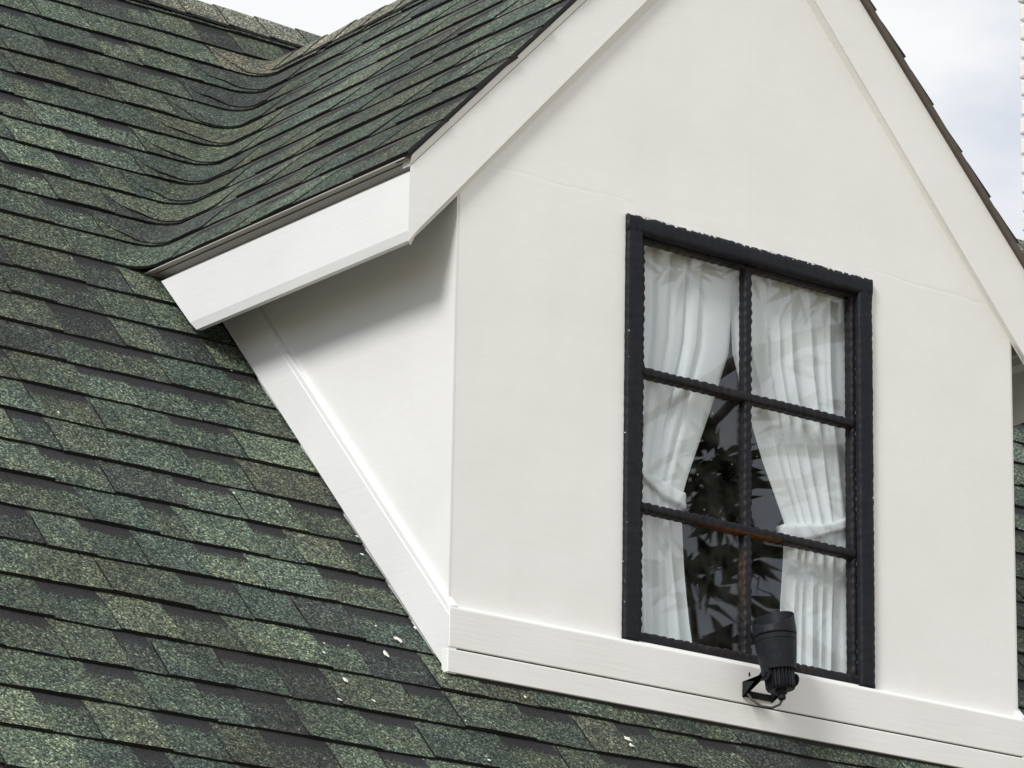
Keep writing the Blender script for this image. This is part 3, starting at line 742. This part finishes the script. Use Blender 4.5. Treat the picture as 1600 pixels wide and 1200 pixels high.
# ------------------------------------------------------------------ bird droppings and paint flecks on the shingles
def unproject_main(u, v, lift=.004):
    d = FW+RT*((u-800)/6463.87)-UP*((v-600)/6463.87)
    n_ = Vector((0, -T, 1)); s = (ZR-n_.dot(CAMLOC))/n_.dot(d); p = CAMLOC+d*s
    return p+nM*lift
bm = bmesh.new(); rf = random.Random(11)
sp_ = [(602, 1024, 7, 2.2), (620, 1000, 9, 1.6), (586, 980, 5, 1), (648, 983, 5, 1.5), (538, 1065, 6, 1.8), (583, 1097, 5, 1), (529, 1095, 5, 1.2), (364, 772, 4, 1.6), (979, 1156, 12, 1), (985, 1166, 6, 1.5), (1510, 1180, 5, 1), (820, 1091, 5, 1), (505, 1007, 3, 1), (543, 1011, 2.5, 1), (90, 646, 4, 1), (466, 1142, 2.5, 1), (764, 1190, 5, .8), (758, 1184, 4, .6), (565, 868, 5, .8), (557, 840, 4, .8), (726, 1128, 2.5, 1), (764, 1131, 2.5, 1), (361, 581, 2.5, 1), (452, 793, 2, 1), (506, 1022, 4, 1.2)]
for u, v, s, el in sp_:
    p = unproject_main(u, v); ex = Vector((1, 0, 0)); ey = Vector((0, 1, T)).normalized(); n = 9; s *= .0011
    c = bm.verts.new(p+nM*.0022); ringv = []
    for k in range(n):
        a_ = 2*math.pi*k/n; q = s*rf.uniform(.45, 1.25)
        ringv.append(bm.verts.new(p+ex*q*math.cos(a_)+ey*q*math.sin(a_)*el*.8))
    for k in range(n): bm.faces.new((c, ringv[k], ringv[(k+1) % n]))
obj('dropping', bm, M_FLECK, MAIN, kind='stuff')

# ------------------------------------------------------------------ tree in the garden opposite, seen mirrored in the panes
TR = thing('tree', 'garden tree with long leaves, mirrored in the window panes', 'tree', (5.0, -4.0, GROUND))
M_BK, t, b = mat('bark', (.10, .085, .07), .9); M_LF, t, b = mat('leaf_green', (.035, .055, .022), .5)
bm = bmesh.new(); rt = random.Random(2)
tips = []
def limb(pts, r0, r1):
    n = len(pts); sub = []
    for a_, b_ in zip(pts, pts[1:]):
        for q in range(4): sub.append(Vector(a_).lerp(Vector(b_), q/4)+Vector((rt.uniform(-1, 1), rt.uniform(-1, 1), rt.uniform(-1, 1)))*.008)
    sub.append(Vector(pts[-1])); tube(bm, sub, [r0+(r1-r0)*i/(len(sub)-1) for i in range(len(sub))], 8); return sub
limb([(5.0, -4.0, GROUND), (4.96, -3.95, -2.2), (4.9, -3.8, -.4), (4.7, -3.5, 1.1)], .17, .07)
LB = [limb([(4.7, -3.5, 1.1), (4.5, -3.2, 1.75), (4.31, -3.13, 2.06), (3.91, -3.2, 1.94), (3.69, -3.24, 1.84), (3.48, -3.29, 1.70), (3.26, -3.34, 1.52)], .05, .014),
      limb([(3.95, -3.19, 1.95), (3.78, -3.23, 1.85), (3.70, -3.25, 1.72), (3.51, -3.29, 1.53), (3.3, -3.3, 1.36)], .026, .012),
      limb([(4.7, -3.5, 1.1), (4.45, -3.3, 1.5), (4.14, -3.19, 1.56), (3.93, -3.23, 1.55), (3.72, -3.26, 1.49), (3.5, -3.3, 1.38)], .04, .012),
      limb([(4.14, -3.19, 1.55), (3.94, -3.23, 1.42), (3.75, -3.26, 1.38), (3.6, -3.3, 1.30)], .022, .01),
      limb([(4.8, -3.6, .6), (4.4, -3.5, .85), (4.0, -3.4, .95), (3.6, -3.33, 1.0), (3.35, -3.3, 1.1)], .04, .01),
      limb([(4.85, -3.75, 0), (4.3, -3.6, .45), (3.8, -3.4, .62), (3.55, -3.33, .8), (3.5, -3.32, 1.05)], .04, .008),
      limb([(4.5, -3.2, 1.75), (4.2, -3.3, 2.4), (3.7, -3.3, 2.5), (3.3, -3.3, 2.35)], .035, .01),
      limb([(4.7, -3.5, 1.1), (5.0, -3.6, 2.0), (5.4, -3.9, 2.6)], .05, .012), limb([(4.9, -3.8, -.2), (5.6, -4.2, .9), (6.0, -4.4, 1.8)], .05, .012)]
obj('trunk', bm, M_BK, TR, smooth=True)
bm = bmesh.new()
def leaf(p, d, L_):
    d = d.normalized(); s_ = d.cross(Vector((rt.uniform(-1, 1), rt.uniform(-1, 1), rt.uniform(-.3, 1)))).normalized(); u_ = s_.cross(d); w_ = L_*rt.uniform(.13, .18)
    c = [bm.verts.new(p), bm.verts.new(p+d*L_*.4+s_*w_+u_*.006), bm.verts.new(p+d*L_*.45), bm.verts.new(p+d*L_*.4-s_*w_+u_*.006), bm.verts.new(p+d*L_-Vector((0, 0, L_*.18)))]
    bm.faces.new((c[0], c[1], c[2])); bm.faces.new((c[0], c[2], c[3])); bm.faces.new((c[1], c[4], c[2])); bm.faces.new((c[2], c[4], c[3]))
def tuft(p, n, spread, L_=.12):
    for _ in range(n):
        d = Vector((rt.gauss(0, 1), rt.gauss(0, 1), rt.gauss(.25, .8))).normalized()
        leaf(Vector(p)+d*spread*rt.random(), d, L_*rt.uniform(.7, 1.3))
for c, n, sp in [((3.9, -3.19, 2.12), 16, .02), ((4.03, -3.17, 2.11), 12, .02), ((4.2, -3.15, 2.16), 16, .03)]: tuft(c, n, sp)
for _ in range(12): tuft((3.60+rt.uniform(-.14, .14), -3.3+rt.uniform(-.08, .08), 1.38+rt.uniform(-.13, .10)), 9, .03, .14)
for _ in range(8): tuft((3.60+rt.uniform(-.15, .13), -3.3+rt.uniform(-.05, .05), .97+rt.uniform(-.16, .14)), 6, .015, .15)
for _ in range(7): tuft((3.32+rt.uniform(-.2, .17), -3.25+rt.uniform(-.15, .15), 2.2+rt.uniform(-.08, .22)), 14, .05)
for _ in range(10): tuft((4.12+rt.uniform(-.08, .1), -3.22+rt.uniform(-.06, .06), 1.08+rt.uniform(-.12, .14)), 6, .03)
for _ in range(60): tuft((5.4+rt.gauss(0, .5), -4.1+rt.gauss(0, .5), 1.9+rt.gauss(0, .6)), 14, .08, .14)
obj('crown', bm, M_LF, TR, kind='stuff')
